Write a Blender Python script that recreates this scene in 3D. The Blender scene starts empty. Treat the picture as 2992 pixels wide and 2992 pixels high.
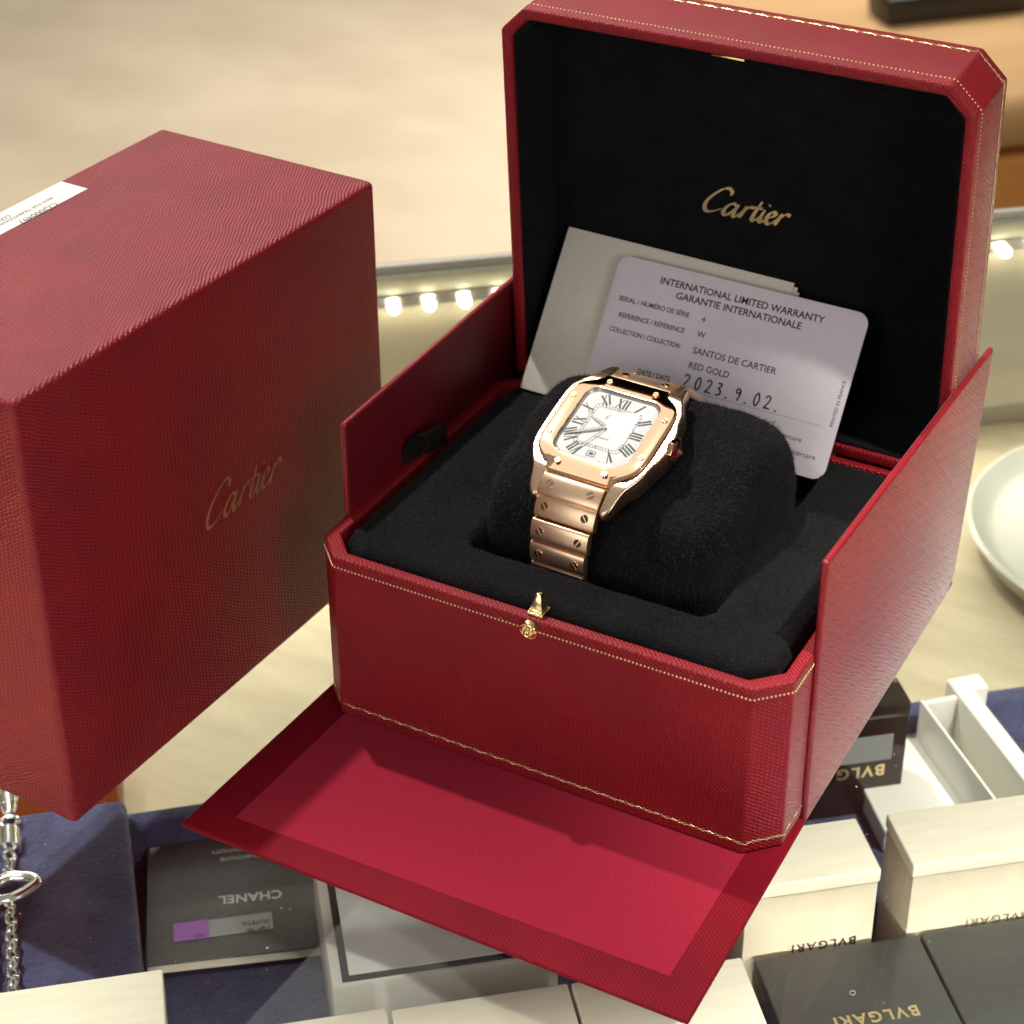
import bpy, bmesh, math, random
from mathutils import Vector, Matrix, Euler, noise
random.seed(7)
SC = 0.01                      # everything below is written in centimetres
scn = bpy.context.scene
COL = scn.collection
V = Vector
pi, sin, cos, rad = math.pi, math.sin, math.cos, math.radians

# ------------------------------------------------------------------ camera
cam_d = bpy.data.cameras.new('camera'); cam = bpy.data.objects.new('camera', cam_d); COL.objects.link(cam)
cam.location = V((22.5639, -44.3663, 41.2445)) * SC
cam.rotation_euler = (1.03530, 0.00046, 0.49186)
cam_d.sensor_width = 36.0; cam_d.lens = 71.32
cam_d.shift_x = -0.02058; cam_d.shift_y = -0.08776
cam_d.clip_start = 0.02; cam_d.clip_end = 60
cam_d.dof.use_dof = True; cam_d.dof.focus_distance = 0.60; cam_d.dof.aperture_fstop = 20
scn.camera = cam

# ------------------------------------------------------------------ world and lamps
w = bpy.data.worlds.new('World'); scn.world = w; w.use_nodes = True
nt = w.node_tree; nt.nodes.clear()
out = nt.nodes.new('ShaderNodeOutputWorld'); bg = nt.nodes.new('ShaderNodeBackground')
tc = nt.nodes.new('ShaderNodeTexCoord'); sx = nt.nodes.new('ShaderNodeSeparateXYZ')
rp = nt.nodes.new('ShaderNodeValToRGB'); nz = nt.nodes.new('ShaderNodeTexNoise'); ad = nt.nodes.new('ShaderNodeMath')
ad.operation = 'MULTIPLY_ADD'; ad.inputs[1].default_value = 0.5
nz.inputs['Scale'].default_value = 2.2; nz.inputs['Detail'].default_value = 2
nt.links.new(tc.outputs['Generated'], sx.inputs[0]); nt.links.new(tc.outputs['Generated'], nz.inputs['Vector'])
nt.links.new(nz.outputs['Fac'], ad.inputs[0]); nt.links.new(sx.outputs['Z'], ad.inputs[2]); nt.links.new(ad.outputs[0], rp.inputs[0])
e = rp.color_ramp.elements
e[0].position = 0.15; e[0].color = (0.10, 0.088, 0.075, 1)
e[1].position = 1.10; e[1].color = (0.98, 0.94, 0.88, 1)
m_ = rp.color_ramp.elements.new(0.55); m_.color = (0.32, 0.30, 0.27, 1)
nt.links.new(rp.outputs[0], bg.inputs[0]); bg.inputs[1].default_value = 0.28
nt.links.new(bg.outputs[0], out.inputs[0])

def lamp(name, loc, target, power, size, color, shape='DISK'):
    l = bpy.data.lights.new(name, 'AREA'); l.shape = shape; l.size = size * SC; l.energy = power; l.color = color
    o = bpy.data.objects.new(name, l); COL.objects.link(o); o.location = V(loc) * SC
    o.rotation_euler = (V(target) - V(loc)).to_track_quat('-Z', 'Y').to_euler(); return o
lamp('key_or_fill_lamp', (-53, 31, 126), (-1, 2, 4), 12.0, 3.6, (1.0, 0.955, 0.90))
lamp('key_or_fill_lamp', (-30, -185, 66), (0, 0, 6), 8.0, 110.0, (1.0, 0.95, 0.90))  # low, wide fill added in front for tray, cards and bracelet; no ceiling fixture
o = lamp('room_or_fill_panel', (-95, 255, 190), (-95, 255.1, -95), 30.0, 150.0, (1.0, 0.94, 0.86)); o.data.spread = math.radians(84)  # unseen overhead lamp, added to light the shop floor
lamp('room_or_fill_panel', (-266, 258, 195), (-8, 4, 8), 24.0, 150.0, (1.0, 0.95, 0.90))
lamp('room_or_fill_panel', (-76, 52, 152), (-1, 2, 8), 2.3, 110.0, (1.0, 0.93, 0.84))  # glowing disc added behind the key for the bezel to mirror
def spot(name, loc, target, power, angle, radius=3.0):
    l = bpy.data.lights.new(name, 'SPOT'); l.energy = power; l.color = (1.0, 0.95, 0.88); l.spot_size = math.radians(angle); l.spot_blend = 0.7; l.shadow_soft_size = radius * SC
    o = bpy.data.objects.new(name, l); COL.objects.link(o); o.location = V(loc) * SC
    o.rotation_euler = (V(target) - V(loc)).to_track_quat('-Z', 'Y').to_euler()
spot('key_or_fill_lamp', (75, -12, 170), (20, 8, -6), 170.0, 15)  # narrow beam added to brighten the box tops at the right
spot('key_or_fill_lamp', (40, -95, 160), (-1, -17, -8), 85.0, 9)  # added beam for the boxes in front of the flap, source unseen
spot('key_or_fill_lamp', (-80, -30, 165), (-19, -13, -8), 150.0, 10)  # invented spot that lifts the necklace and cream box at lower left
lamp('key_or_fill_lamp', (165, -110, 62), (-8, 0, 7), 7.5, 70.0, (1.0, 0.955, 0.91))  # soft fill from the right front, added for the cover's right face
def strip_lamp(name, y, toward, power):
    o = lamp(name, (0, 0, 0), (0, 0, -1), power, 1.0, (1.0, 0.95, 0.86), 'RECTANGLE'); o.data.size = 1.4; o.data.size_y = 0.012; o.data.spread = math.radians(100)
    c, s_ = cos(rad(39.6)), sin(rad(39.6)); o.location = V((c*12 - s_*y, s_*12 + c*y, -2.4)) * SC
    d = V((-s_*toward, c*toward, -1.25)); x = V((c, s_, 0)); z = -d.normalized(); y_ = z.cross(x)
    o.rotation_euler = Matrix((x, y_, z)).transposed().to_euler()
strip_lamp('strip_or_fill_lamp', 34.75-1.7, -1, 1.0)
strip_lamp('strip_or_fill_lamp', -24.0, 1, 8.0)  # this front strip is unseen, added to brighten the showcase contents
scn.view_settings.view_transform = 'Standard'; scn.view_settings.look = 'None'
scn.view_settings.exposure = 0.10; scn.view_settings.gamma = 1.0; scn.view_settings.use_curve_mapping = False
scn.cycles.max_bounces = 10; scn.cycles.transparent_max_bounces = 16
scn.cycles.sample_clamp_indirect = 6.0
scn.cycles.caustics_reflective = False; scn.cycles.caustics_refractive = False

# ------------------------------------------------------------------ materials
def new_mat(name):
    m = bpy.data.materials.new(name); m.use_nodes = True; n = m.node_tree
    return m, n, n.nodes['Principled BSDF']
def simple(name, col, rough=0.5, metal=0.0, spec=0.5, sheen=0.0, coat=0.0, emit=None, es=0.0):
    m, n, b = new_mat(name)
    b.inputs['Base Color'].default_value = (*col, 1); b.inputs['Roughness'].default_value = rough
    b.inputs['Metallic'].default_value = metal; b.inputs['Specular IOR Level'].default_value = spec
    b.inputs['Sheen Weight'].default_value = sheen; b.inputs['Coat Weight'].default_value = coat
    if emit: b.inputs['Emission Color'].default_value = (*emit, 1); b.inputs['Emission Strength'].default_value = es
    return m
class N:
    """tiny node helper"""
    def __init__(s, n): s.n = n
    def new(s, t, **kw):
        d = s.n.nodes.new(t)
        for k, v in kw.items(): setattr(d, k, v)
        return d
    def link(s, a, b): s.n.links.new(a, b)
    def math(s, op, a, b=None, c=None):
        d = s.new('ShaderNodeMath', operation=op)
        for i, x in enumerate((a, b, c)):
            if x is None: continue
            if isinstance(x, (int, float)): d.inputs[i].default_value = x
            else: s.link(x, d.inputs[i])
        return d.outputs[0]
    def noise(s, vec, scale, detail=2, rough=0.5):
        d = s.new('ShaderNodeTexNoise'); d.inputs['Scale'].default_value = scale; d.inputs['Detail'].default_value = detail
        d.inputs['Roughness'].default_value = rough
        s.link(vec, d.inputs['Vector']); return d
    def ramp(s, fac, stops):
        d = s.new('ShaderNodeValToRGB'); s.link(fac, d.inputs[0]); el = d.color_ramp.elements
        while len(el) < len(stops): el.new(0.5)
        for q, (p, c) in zip(el, stops): q.position = p; q.color = (*c, 1)
        return d.outputs[0]

def leather(name, col, angle, period=0.095, wob=0.35, dash=0.16, height=0.010, rough=0.40, spec=0.42, wl=0.55, sharp=1.0, sheen=0.02):
    """long-grain leatherette: wavy ridges broken into dashes; UV is in centimetres"""
    m, n, b = new_mat(name); h = N(n)
    uv = h.new('ShaderNodeUVMap').outputs[0]
    mp = h.new('ShaderNodeMapping'); mp.inputs['Rotation'].default_value = (0, 0, rad(angle)); h.link(uv, mp.inputs[0])
    s = h.new('ShaderNodeSeparateXYZ'); h.link(mp.outputs[0], s.inputs[0])
    n1 = h.noise(mp.outputs[0], wl, 3, 0.55); n2 = h.noise(mp.outputs[0], 4.5, 2, 0.5)
    y = h.math('ADD', s.outputs['Y'], h.math('MULTIPLY', n1.outputs['Fac'], wob * 2.0))
    y = h.math('ADD', y, h.math('MULTIPLY', n2.outputs['Fac'], wob * 0.10))
    row = h.math('SINE', h.math('MULTIPLY', y, 2 * pi / period))
    rowi = h.math('FLOOR', h.math('MULTIPLY', y, 1.0 / period))
    x = h.math('ADD', h.math('MULTIPLY', s.outputs['X'], 2 * pi / dash), h.math('MULTIPLY', rowi, 2.4))
    x = h.math('ADD', x, h.math('MULTIPLY', n2.outputs['Fac'], 3.0))
    d = h.math('MULTIPLY_ADD', h.math('SINE', x), 0.38, 0.62)
    ht = h.math('MULTIPLY', h.math('POWER', h.math('MULTIPLY_ADD', row, 0.5, 0.5), sharp), d)
    fine = h.noise(uv, 60, 2, 0.6)
    ht = h.math('MULTIPLY_ADD', fine.outputs['Fac'], 0.25, ht)
    bp = h.new('ShaderNodeBump'); bp.inputs['Strength'].default_value = 1.0; bp.inputs['Distance'].default_value = height * SC * 3.2
    h.link(ht, bp.inputs['Height']); h.link(bp.outputs[0], b.inputs['Normal'])
    big = h.noise(uv, 0.35, 3, 0.5)
    c = h.ramp(big.outputs['Fac'], [(0.3, tuple(k * 0.86 for k in col)), (0.7, tuple(k * 1.12 for k in col))])
    h.link(c, b.inputs['Base Color'])
    r = h.math('MULTIPLY_ADD', fine.outputs['Fac'], 0.20, rough + 0.02); r = h.math('MULTIPLY_ADD', ht, -0.20, r); h.link(h.math('MAXIMUM', r, 0.16), b.inputs['Roughness'])
    b.inputs['Specular IOR Level'].default_value = spec
    b.inputs['Sheen Weight'].default_value = sheen; b.inputs['Sheen Roughness'].default_value = 0.35
    return m
def cloth(name, col, scale=55, height=0.006, rough=0.85, sheen=0.25, spec=0.2, vary=0.25):
    m, n, b = new_mat(name); h = N(n)
    uv = h.new('ShaderNodeUVMap').outputs[0]
    mp = h.new('ShaderNodeMapping'); mp.inputs['Scale'].default_value = (1, 2.6, 1); h.link(uv, mp.inputs[0])
    a = h.noise(mp.outputs[0], scale * 0.35, 3, 0.7)
    bp = h.new('ShaderNodeBump'); bp.inputs['Distance'].default_value = height * SC; h.link(a.outputs['Fac'], bp.inputs['Height'])
    h.link(bp.outputs[0], b.inputs['Normal'])
    c = h.ramp(a.outputs['Fac'], [(0.3, tuple(k * (1 - vary) for k in col)), (0.7, tuple(k * (1 + vary) for k in col))])
    h.link(c, b.inputs['Base Color']); b.inputs['Roughness'].default_value = rough
    b.inputs['Sheen Weight'].default_value = sheen; b.inputs['Sheen Roughness'].default_value = 0.5; b.inputs['Specular IOR Level'].default_value = spec
    return m
def suede(name, col, sheen=0.12):
    m, n, b = new_mat(name); h = N(n)
    g = h.new('ShaderNodeTexCoord').outputs['Object']
    a = h.noise(g, 620, 4, 0.75); bb = h.noise(g, 90, 3, 0.6)
    bp = h.new('ShaderNodeBump'); bp.inputs['Distance'].default_value = 0.0009; bp.inputs['Strength'].default_value = 1.0
    h.link(h.math('MULTIPLY_ADD', bb.outputs['Fac'], 1.2, a.outputs['Fac']), bp.inputs['Height']); h.link(bp.outputs[0], b.inputs['Normal'])
    c = h.ramp(h.math('MULTIPLY_ADD', bb.outputs['Fac'], 0.6, h.math('MULTIPLY', a.outputs['Fac'], 0.5)),
               [(0.35, tuple(k * 0.55 for k in col)), (0.75, tuple(k * 1.6 for k in col))])
    h.link(c, b.inputs['Base Color']); b.inputs['Roughness'].default_value = 0.95; b.inputs['Specular IOR Level'].default_value = 0.12
    b.inputs['Sheen Weight'].default_value = sheen; b.inputs['Sheen Roughness'].default_value = 0.45
    return m
def metal(name, col, rough, brushed=None):
    m, n, b = new_mat(name); h = N(n)
    b.inputs['Base Color'].default_value = (*col, 1); b.inputs['Metallic'].default_value = 1; b.inputs['Roughness'].default_value = rough
    if brushed:
        g = h.new('ShaderNodeTexCoord').outputs['Object']
        mp = h.new('ShaderNodeMapping'); mp.inputs['Scale'].default_value = brushed; h.link(g, mp.inputs[0])
        a = h.noise(mp.outputs[0], 1.0, 2, 0.6)
        bp = h.new('ShaderNodeBump'); bp.inputs['Distance'].default_value = 0.00003; bp.inputs['Strength'].default_value = 0.5
        h.link(a.outputs['Fac'], bp.inputs['Height']); h.link(bp.outputs[0], b.inputs['Normal'])
        h.link(h.math('MULTIPLY_ADD', a.outputs['Fac'], 0.25, rough - 0.1), b.inputs['Roughness'])
    return m
def mottled(name, c1, c2, scale, rough=0.5, spec=0.4, stretch=(1, 1, 1), bump=0.0, detail=4):
    m, n, b = new_mat(name); h = N(n)
    g = h.new('ShaderNodeTexCoord').outputs['Object']
    mp = h.new('ShaderNodeMapping'); mp.inputs['Scale'].default_value = stretch; h.link(g, mp.inputs[0])
    a = h.noise(mp.outputs[0], scale, detail, 0.55)
    h.link(h.ramp(a.outputs['Fac'], [(0.35, c1), (0.65, c2)]), b.inputs['Base Color'])
    b.inputs['Roughness'].default_value = rough; b.inputs['Specular IOR Level'].default_value = spec
    if bump:
        bp = h.new('ShaderNodeBump'); bp.inputs['Distance'].default_value = bump * SC
        h.link(a.outputs['Fac'], bp.inputs['Height']); h.link(bp.outputs[0], b.inputs['Normal'])
    return m
def clear(name, tint=(1, 1, 1), ior=1.5, boost=1.0, smudge=False):
    m = bpy.data.materials.new(name); m.use_nodes = True; n = m.node_tree; n.nodes.clear(); h = N(n)
    o = h.new('ShaderNodeOutputMaterial'); mx = h.new('ShaderNodeMixShader'); t = h.new('ShaderNodeBsdfTransparent'); g = h.new('ShaderNodeBsdfGlossy')
    f = h.new('ShaderNodeFresnel'); f.inputs[0].default_value = ior
    t.inputs[0].default_value = (*tint, 1); g.inputs['Roughness'].default_value = 0.0
    gm = h.new('ShaderNodeNewGeometry'); fr_ = h.math('MULTIPLY', h.math('MULTIPLY', f.outputs[0], boost), h.math('SUBTRACT', 1.0, gm.outputs['Backfacing']))
    h.link(fr_, mx.inputs[0]); h.link(t.outputs[0], mx.inputs[1]); h.link(g.outputs[0], mx.inputs[2]); h.link(mx.outputs[0], o.inputs[0])
    return m

RED = (0.30, 0.0042, 0.0125)
M_front = leather('red_leather_hatched', RED, 32, period=0.115, wob=0.07, dash=0.17, height=0.011, wl=0.7, rough=.40, spec=.36)
M_cover = leather('red_leather_wavy', RED, 33, period=0.105, wob=0.20, dash=0.19, height=0.0075, wl=0.6, rough=.33, spec=.42)
M_cover_top = leather('red_leather_wavy_fine', RED, -28, period=0.105, wob=0.14, dash=0.15, height=0.0085, wl=0.75, rough=.36, spec=.5, sheen=.3)
M_side = leather('red_leather_long_grain', RED, 39, period=0.135, wob=0.26, dash=3.0, height=0.0022, wl=0.38, rough=.34, sharp=1.6, spec=.6, sheen=.22)
M_edge = leather('red_leather_edge', RED, 40, period=0.10, wob=0.05, dash=0.12, height=0.006, rough=.42)
M_flap = leather('red_leather_flap_border', (0.20, 0.005, 0.014), 40, period=0.11, wob=0.05, dash=0.13, height=0.004, rough=.52, spec=.10)
M_smooth = simple('red_paper_lining', (0.16, 0.006, 0.014), 0.45, spec=0.4)
M_lining = cloth('crimson_cloth', (0.345, 0.012, 0.036), scale=34, height=0.020, rough=0.9, sheen=0.08, spec=0.15, vary=0.34)
M_suede = suede('black_suede', (0.0072, 0.0072, 0.0078), 0.04)
M_fibre = simple('black_fibre', (0.014, 0.014, 0.015), 0.7, spec=0.35, sheen=0.1)
M_gold = metal('gilt', (0.95, 0.74, 0.36), 0.2)
M_foil = metal('gold_foil', (1.0, 0.84, 0.46), 0.42)
M_rose = metal('rose_gold_polished', (0.94, 0.65, 0.44), 0.07)
M_brush = metal('rose_gold_brushed', (0.95, 0.68, 0.46), 0.36, (40, 6000, 6000))
M_bezel = metal('rose_gold_satin', (0.94, 0.67, 0.45), 0.24, (60, 5000, 5000))
M_bz = metal('rose_gold_mirror', (0.94, 0.66, 0.43), 0.045)
M_dial = mottled('silver_dial', (0.80, 0.80, 0.77), (0.88, 0.88, 0.85), 1500, 0.45)
M_rehaut = simple('silver_rehaut', (0.55, 0.53, 0.48), 0.35, metal=0.6)
M_ink = simple('black_ink', (0.012, 0.012, 0.014), 0.5)
M_hand = simple('blued_steel', (0.010, 0.012, 0.020), 0.35)
M_crystal = clear('sapphire_crystal', (0.98, 0.985, 0.985), 1.65)
M_spinel = simple('faceted_cabochon', (0.02, 0.02, 0.05), 0.05, spec=0.8)
M_card = mottled('lilac_grey_card', (0.77, 0.70, 0.76), (0.80, 0.73, 0.79), 300, 0.38)
M_paper = mottled('cream_card_stock', (0.74, 0.69, 0.59), (0.78, 0.73, 0.63), 400, 0.7)
M_label = simple('white_sticker', (0.78, 0.77, 0.73), 0.45)
M_labink = simple('grey_print', (0.06, 0.06, 0.06), 0.6)
M_glass = clear('counter_glass', (0.97, 0.985, 0.965), 1.5, 1.4)
M_gedge = simple('green_glass_edge', (0.36, 0.38, 0.27), 0.2)
M_alu = metal('aluminium', (0.80, 0.78, 0.74), 0.28, (30, 3000, 3000))
M_greypanel = simple('grey_beige_panel', (0.42, 0.40, 0.31), 0.4)
M_white = simple('white_enamel', (0.80, 0.78, 0.72), 0.4)
M_led = simple('lit_led', (1, 1, 1), 0.4, emit=(1.0, 0.90, 0.66), es=34.0)
M_floor = mottled('shop_floor_beige', (0.50, 0.415, 0.295), (0.58, 0.49, 0.355), 4.0, 0.55, stretch=(1, 1.3, 1), spec=0.3)
M_bed = mottled('display_bed_beige', (0.42, 0.355, 0.225), (0.50, 0.43, 0.285), 14, 0.6, stretch=(1, 5, 1), spec=0.25)
M_navy = suede('navy_velvet', (0.045, 0.050, 0.115), 0.3)
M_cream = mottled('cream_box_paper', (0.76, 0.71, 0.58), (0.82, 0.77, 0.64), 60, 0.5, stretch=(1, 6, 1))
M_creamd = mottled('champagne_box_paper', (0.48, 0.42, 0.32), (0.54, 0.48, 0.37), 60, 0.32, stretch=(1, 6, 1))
M_black = mottled('black_box_paper', (0.034, 0.034, 0.032), (0.042, 0.042, 0.040), 200, 0.45)
M_gloss = simple('black_gloss', (0.018, 0.015, 0.010), 0.12)
M_grey = mottled('charcoal_cover', (0.13, 0.14, 0.135), (0.15, 0.16, 0.155), 300, 0.55)
M_violet = simple('violet_tab', (0.42, 0.13, 0.62), 0.5)
M_film = simple('pale_tape', (0.36, 0.39, 0.38), 0.4)
M_silver = metal('silver', (0.94, 0.95, 0.92), 0.16)
M_orange = mottled('orange_wood', (0.66, 0.27, 0.065), (0.78, 0.35, 0.10), 2.2, 0.42, stretch=(1, 1, 5))
M_orangetop = mottled('tan_wood', (0.58, 0.34, 0.14), (0.66, 0.41, 0.19), 2.2, 0.42, stretch=(1, 5, 1))
M_obox = simple('orange_box_paper', (0.62, 0.14, 0.02), 0.5)
M_bar = simple('black_bar', (0.018, 0.017, 0.015), 0.4)
M_dust = simple('dust', (0.6, 0.6, 0.58), 0.8)

# ------------------------------------------------------------------ geometry helpers
class MB:
    def __init__(s): s.v = []; s.f = []; s.m = []
    def add(s, vs, fs, mi=0):
        o = len(s.v); s.v += [tuple(p) for p in vs]; s.f += [tuple(i + o for i in f) for f in fs]; s.m += [mi] * len(fs); return s
    def box(s, x0, x1, y0, y1, z0, z1, mi=0, M=None):
        vs = [V((x, y, z)) for z in (z0, z1) for x, y in ((x0, y0), (x1, y0), (x1, y1), (x0, y1))]
        if M: vs = [M @ p for p in vs]
        return s.add(vs, [(3, 2, 1, 0), (4, 5, 6, 7), (0, 1, 5, 4), (1, 2, 6, 5), (2, 3, 7, 6), (3, 0, 4, 7)], mi)
    def prism(s, pts, z0, z1, mi=0, M=None, cap=True):
        n = len(pts); vs = [V((x, y, z)) for z in (z0, z1) for x, y in pts]
        if M: vs = [M @ p for p in vs]
        fs = [(i, (i + 1) % n, n + (i + 1) % n, n + i) for i in range(n)]
        if cap: fs += [tuple(range(n - 1, -1, -1)), tuple(range(n, 2 * n))]
        return s.add(vs, fs, mi)
    def ring(s, outer, inner, z0, z1, mi=0, M=None):
        n = len(outer); vs = [V((x, y, z)) for z in (z0, z1) for P in (outer, inner) for x, y in P]
        if M: vs = [M @ p for p in vs]
        fs = []
        for i in range(n):
            j = (i + 1) % n
            fs += [(i, j, 2*n + j, 2*n + i), (n + j, n + i, 3*n + i, 3*n + j), (2*n + i, 2*n + j, 3*n + j, 3*n + i), (j, i, n + i, n + j)]
        return s.add(vs, fs, mi)
    def cyl(s, p0, p1, r0, r1=None, n=16, mi=0, cap=True):
        r1 = r0 if r1 is None else r1; p0, p1 = V(p0), V(p1); d = (p1 - p0).normalized()
        a = d.orthogonal().normalized(); b = d.cross(a)
        vs = [p + (a * cos(2*pi*i/n) + b * sin(2*pi*i/n)) * r for p, r in ((p0, r0), (p1, r1)) for i in range(n)]
        fs = [(i, (i+1) % n, n + (i+1) % n, n + i) for i in range(n)]
        if cap: fs += [tuple(range(n-1, -1, -1)), tuple(range(n, 2*n))]
        return s.add(vs, fs, mi)
    def tube(s, pts, r, n=8, closed=False, mi=0, flat=1.0):
        pts = [V(p) for p in pts]; k = len(pts); vs = []; up = None
        for i, p in enumerate(pts):
            a = pts[(i-1) % k] if closed or i else pts[0]; b = pts[(i+1) % k] if closed or i < k-1 else pts[-1]
            d = (b - a).normalized()
            if up is None: up = d.orthogonal().normalized()
            up = (up - d * up.dot(d)).normalized(); sd = d.cross(up)
            rr = r[i] if isinstance(r, (list, tuple)) else r
            vs += [p + up * rr * cos(2*pi*j/n) + sd * rr * sin(2*pi*j/n) for j in range(n)]
        fs = []
        for i in range(k if closed else k-1):
            a, b = i*n, ((i+1) % k)*n
            fs += [(a + j, a + (j+1) % n, b + (j+1) % n, b + j) for j in range(n)]
        if not closed: fs += [tuple(range(n-1, -1, -1)), tuple(range((k-1)*n, k*n))]
        return s.add(vs, fs, mi)
    def sphere(s, c, r, n=12, m=8, sc=(1, 1, 1), mi=0):
        c = V(c); vs = [c + V((0, 0, r*sc[2]))]
        for i in range(1, m):
            t = pi*i/m
            vs += [c + V((r*sc[0]*sin(t)*cos(2*pi*j/n), r*sc[1]*sin(t)*sin(2*pi*j/n), r*sc[2]*cos(t))) for j in range(n)]
        vs.append(c - V((0, 0, r*sc[2]))); fs = [(0, 1+j, 1+(j+1) % n) for j in range(n)]
        for i in range(m-2):
            a, b = 1+i*n, 1+(i+1)*n
            fs += [(a+j, b+j, b+(j+1) % n, a+(j+1) % n) for j in range(n)]
        L = len(vs)-1; a = 1+(m-2)*n; fs += [(L, a+(j+1) % n, a+j) for j in range(n)]
        return s.add(vs, fs, mi)
    def xform(s, M): s.v = [tuple(M @ V(p)) for p in s.v]; return s
    def build(s, name, mats, parent=None, world=False, bevel=0.0, seg=2, smooth=False, ang=35, uvrot=None):
        """link everything collected so far as ONE mesh object (cm -> m); world=True: points are world points"""
        if not isinstance(mats, (list, tuple)): mats = [mats]
        vs = [V(p) for p in s.v]
        if world and parent is not None:
            Mi = (Matrix.Translation(parent.location / SC) @ parent.rotation_euler.to_matrix().to_4x4()).inverted()
            if parent.parent:                                        # sub-parts: the root carries the transform
                R = parent.parent
                Mi = (Matrix.Translation(R.location / SC) @ R.rotation_euler.to_matrix().to_4x4()).inverted()
            vs = [Mi @ p for p in vs]
        me = bpy.data.meshes.new(name); me.from_pydata(vs, [], s.f)
        for p, mi in zip(me.polygons, s.m): p.material_index = mi
        bm = bmesh.new(); bm.from_mesh(me)
        if bevel:
            bmesh.ops.recalc_face_normals(bm, faces=bm.faces)
            ed = [x for x in bm.edges if len(x.link_faces) == 2 and x.calc_face_angle(0) > rad(ang)]
            bmesh.ops.bevel(bm, geom=ed, offset=bevel, segments=seg, profile=0.5, affect='EDGES', clamp_overlap=True)
        uvl = bm.loops.layers.uv.new('UVMap')
        for f in bm.faces:
            n = f.normal; ax = max(range(3), key=lambda i: abs(n[i]))
            for l in f.loops:
                p = l.vert.co
                if ax == 2: uv = (p.x, p.y)
                elif abs(n.x) > 0.02 and abs(n.y) > 0.02: 
                    t = V((-n.y, n.x)).normalized(); uv = (p.x*t.x + p.y*t.y, p.z)
                else: uv = (p.x, p.z) if ax == 1 else (p.y, p.z)
                l[uvl].uv = uv
            f.smooth = smooth or bool(bevel)
        bmesh.ops.scale(bm, vec=(SC, SC, SC), verts=bm.verts)
        bm.to_mesh(me); bm.free()
        for m in mats: me.materials.append(m)
        if (smooth or bevel): 
            try: me.set_sharp_from_angle(angle=rad(40))
            except Exception: pass
        o = bpy.data.objects.new(name, me); COL.objects.link(o)
        if parent is not None: o.parent = parent
        return o

def thing(name, label, cat, loc=(0, 0, 0), rot=(0, 0, 0), group=None):
    o = bpy.data.objects.new(name, None); COL.objects.link(o); o.empty_display_size = 0.02
    o.location = V(loc) * SC; o.rotation_euler = rot
    o['label'] = label; o['category'] = cat
    if group: o['group'] = group
    return o
def text_mb(txt, size, M, depth=0.006, align='LEFT', bold=0.0, space=1.0, sx=1.0):
    """text as a mesh in the xy plane of M, cap height = size"""
    cu = bpy.data.curves.new('text', 'FONT'); cu.body = txt; cu.size = size / 0.70; cu.align_x = align
    cu.offset = bold; cu.extrude = depth / 2; cu.space_character = space; cu.resolution_u = 3
    o = bpy.data.objects.new('text', cu); COL.objects.link(o)
    me = bpy.data.meshes.new_from_object(o.evaluated_get(bpy.context.evaluated_depsgraph_get()))
    mb = MB(); mb.add([M @ V((p.co.x * sx, p.co.y, p.co.z + depth / 2)) for p in me.vertices], [tuple(f.vertices) for f in me.polygons])
    bpy.data.objects.remove(o); bpy.data.curves.remove(cu); bpy.data.meshes.remove(me)
    return mb
def join(*mbs):
    r = MB()
    for m in mbs: r.add(m.v, m.f); r.m[-len(m.f):] = m.m if m.f else []
    return r
def catmull(P, n=8, closed=False):
    P = [V(p) for p in P]; k = len(P); o = []
    for i in range(k if closed else k-1):
        g = (lambda j: P[j % k]) if closed else (lambda j: P[min(max(j, 0), k-1)])
        a, b, c, d = g(i-1), g(i), g(i+1), g(i+2)
        for t in range(n):
            t /= n; o.append(0.5*((2*b) + (c-a)*t + (2*a-5*b+4*c-d)*t*t + (3*b-a-3*c+d)*t*t*t))
    if not closed: o.append(P[-1])
    return o
# flowing script lettering, drawn as nib strokes (baseline 0, x-height 1)
SCRIPT = [
 [(1.62,1.60),(1.66,1.86),(1.42,2.10),(1.02,2.02),(.52,1.52),(.16,.86),(.16,.28),(.46,.0),(.92,.12),(1.36,.42)],
 [(2.36,.86),(2.12,1.02),(1.78,.80),(1.60,.36),(1.74,.02),(2.04,.14),(2.40,.80)],
 [(2.50,1.04),(2.36,.40),(2.42,.04),(2.64,.10),(2.92,.55)],
 [(2.86,.02),(2.98,.55),(3.10,1.02)],[(2.98,.55),(3.18,.90),(3.42,1.04),(3.50,.90)],
 [(4.00,1.62),(3.78,.40),(3.86,.04),(4.08,.12),(4.32,.50)],[(3.60,1.04),(4.26,1.10)],
 [(4.44,1.02),(4.32,.36),(4.40,.04),(4.60,.12),(4.84,.46)],[(4.60,1.42),(4.64,1.50)],
 [(4.84,.46),(5.14,.62),(5.26,.88),(5.08,1.02),(4.84,.76),(4.78,.30),(4.98,.02),(5.28,.16),(5.52,.52)],
 [(5.50,.02),(5.62,.55),(5.74,1.02)],[(5.62,.55),(5.84,.92),(6.12,1.06),(6.22,.86)],
]
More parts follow.
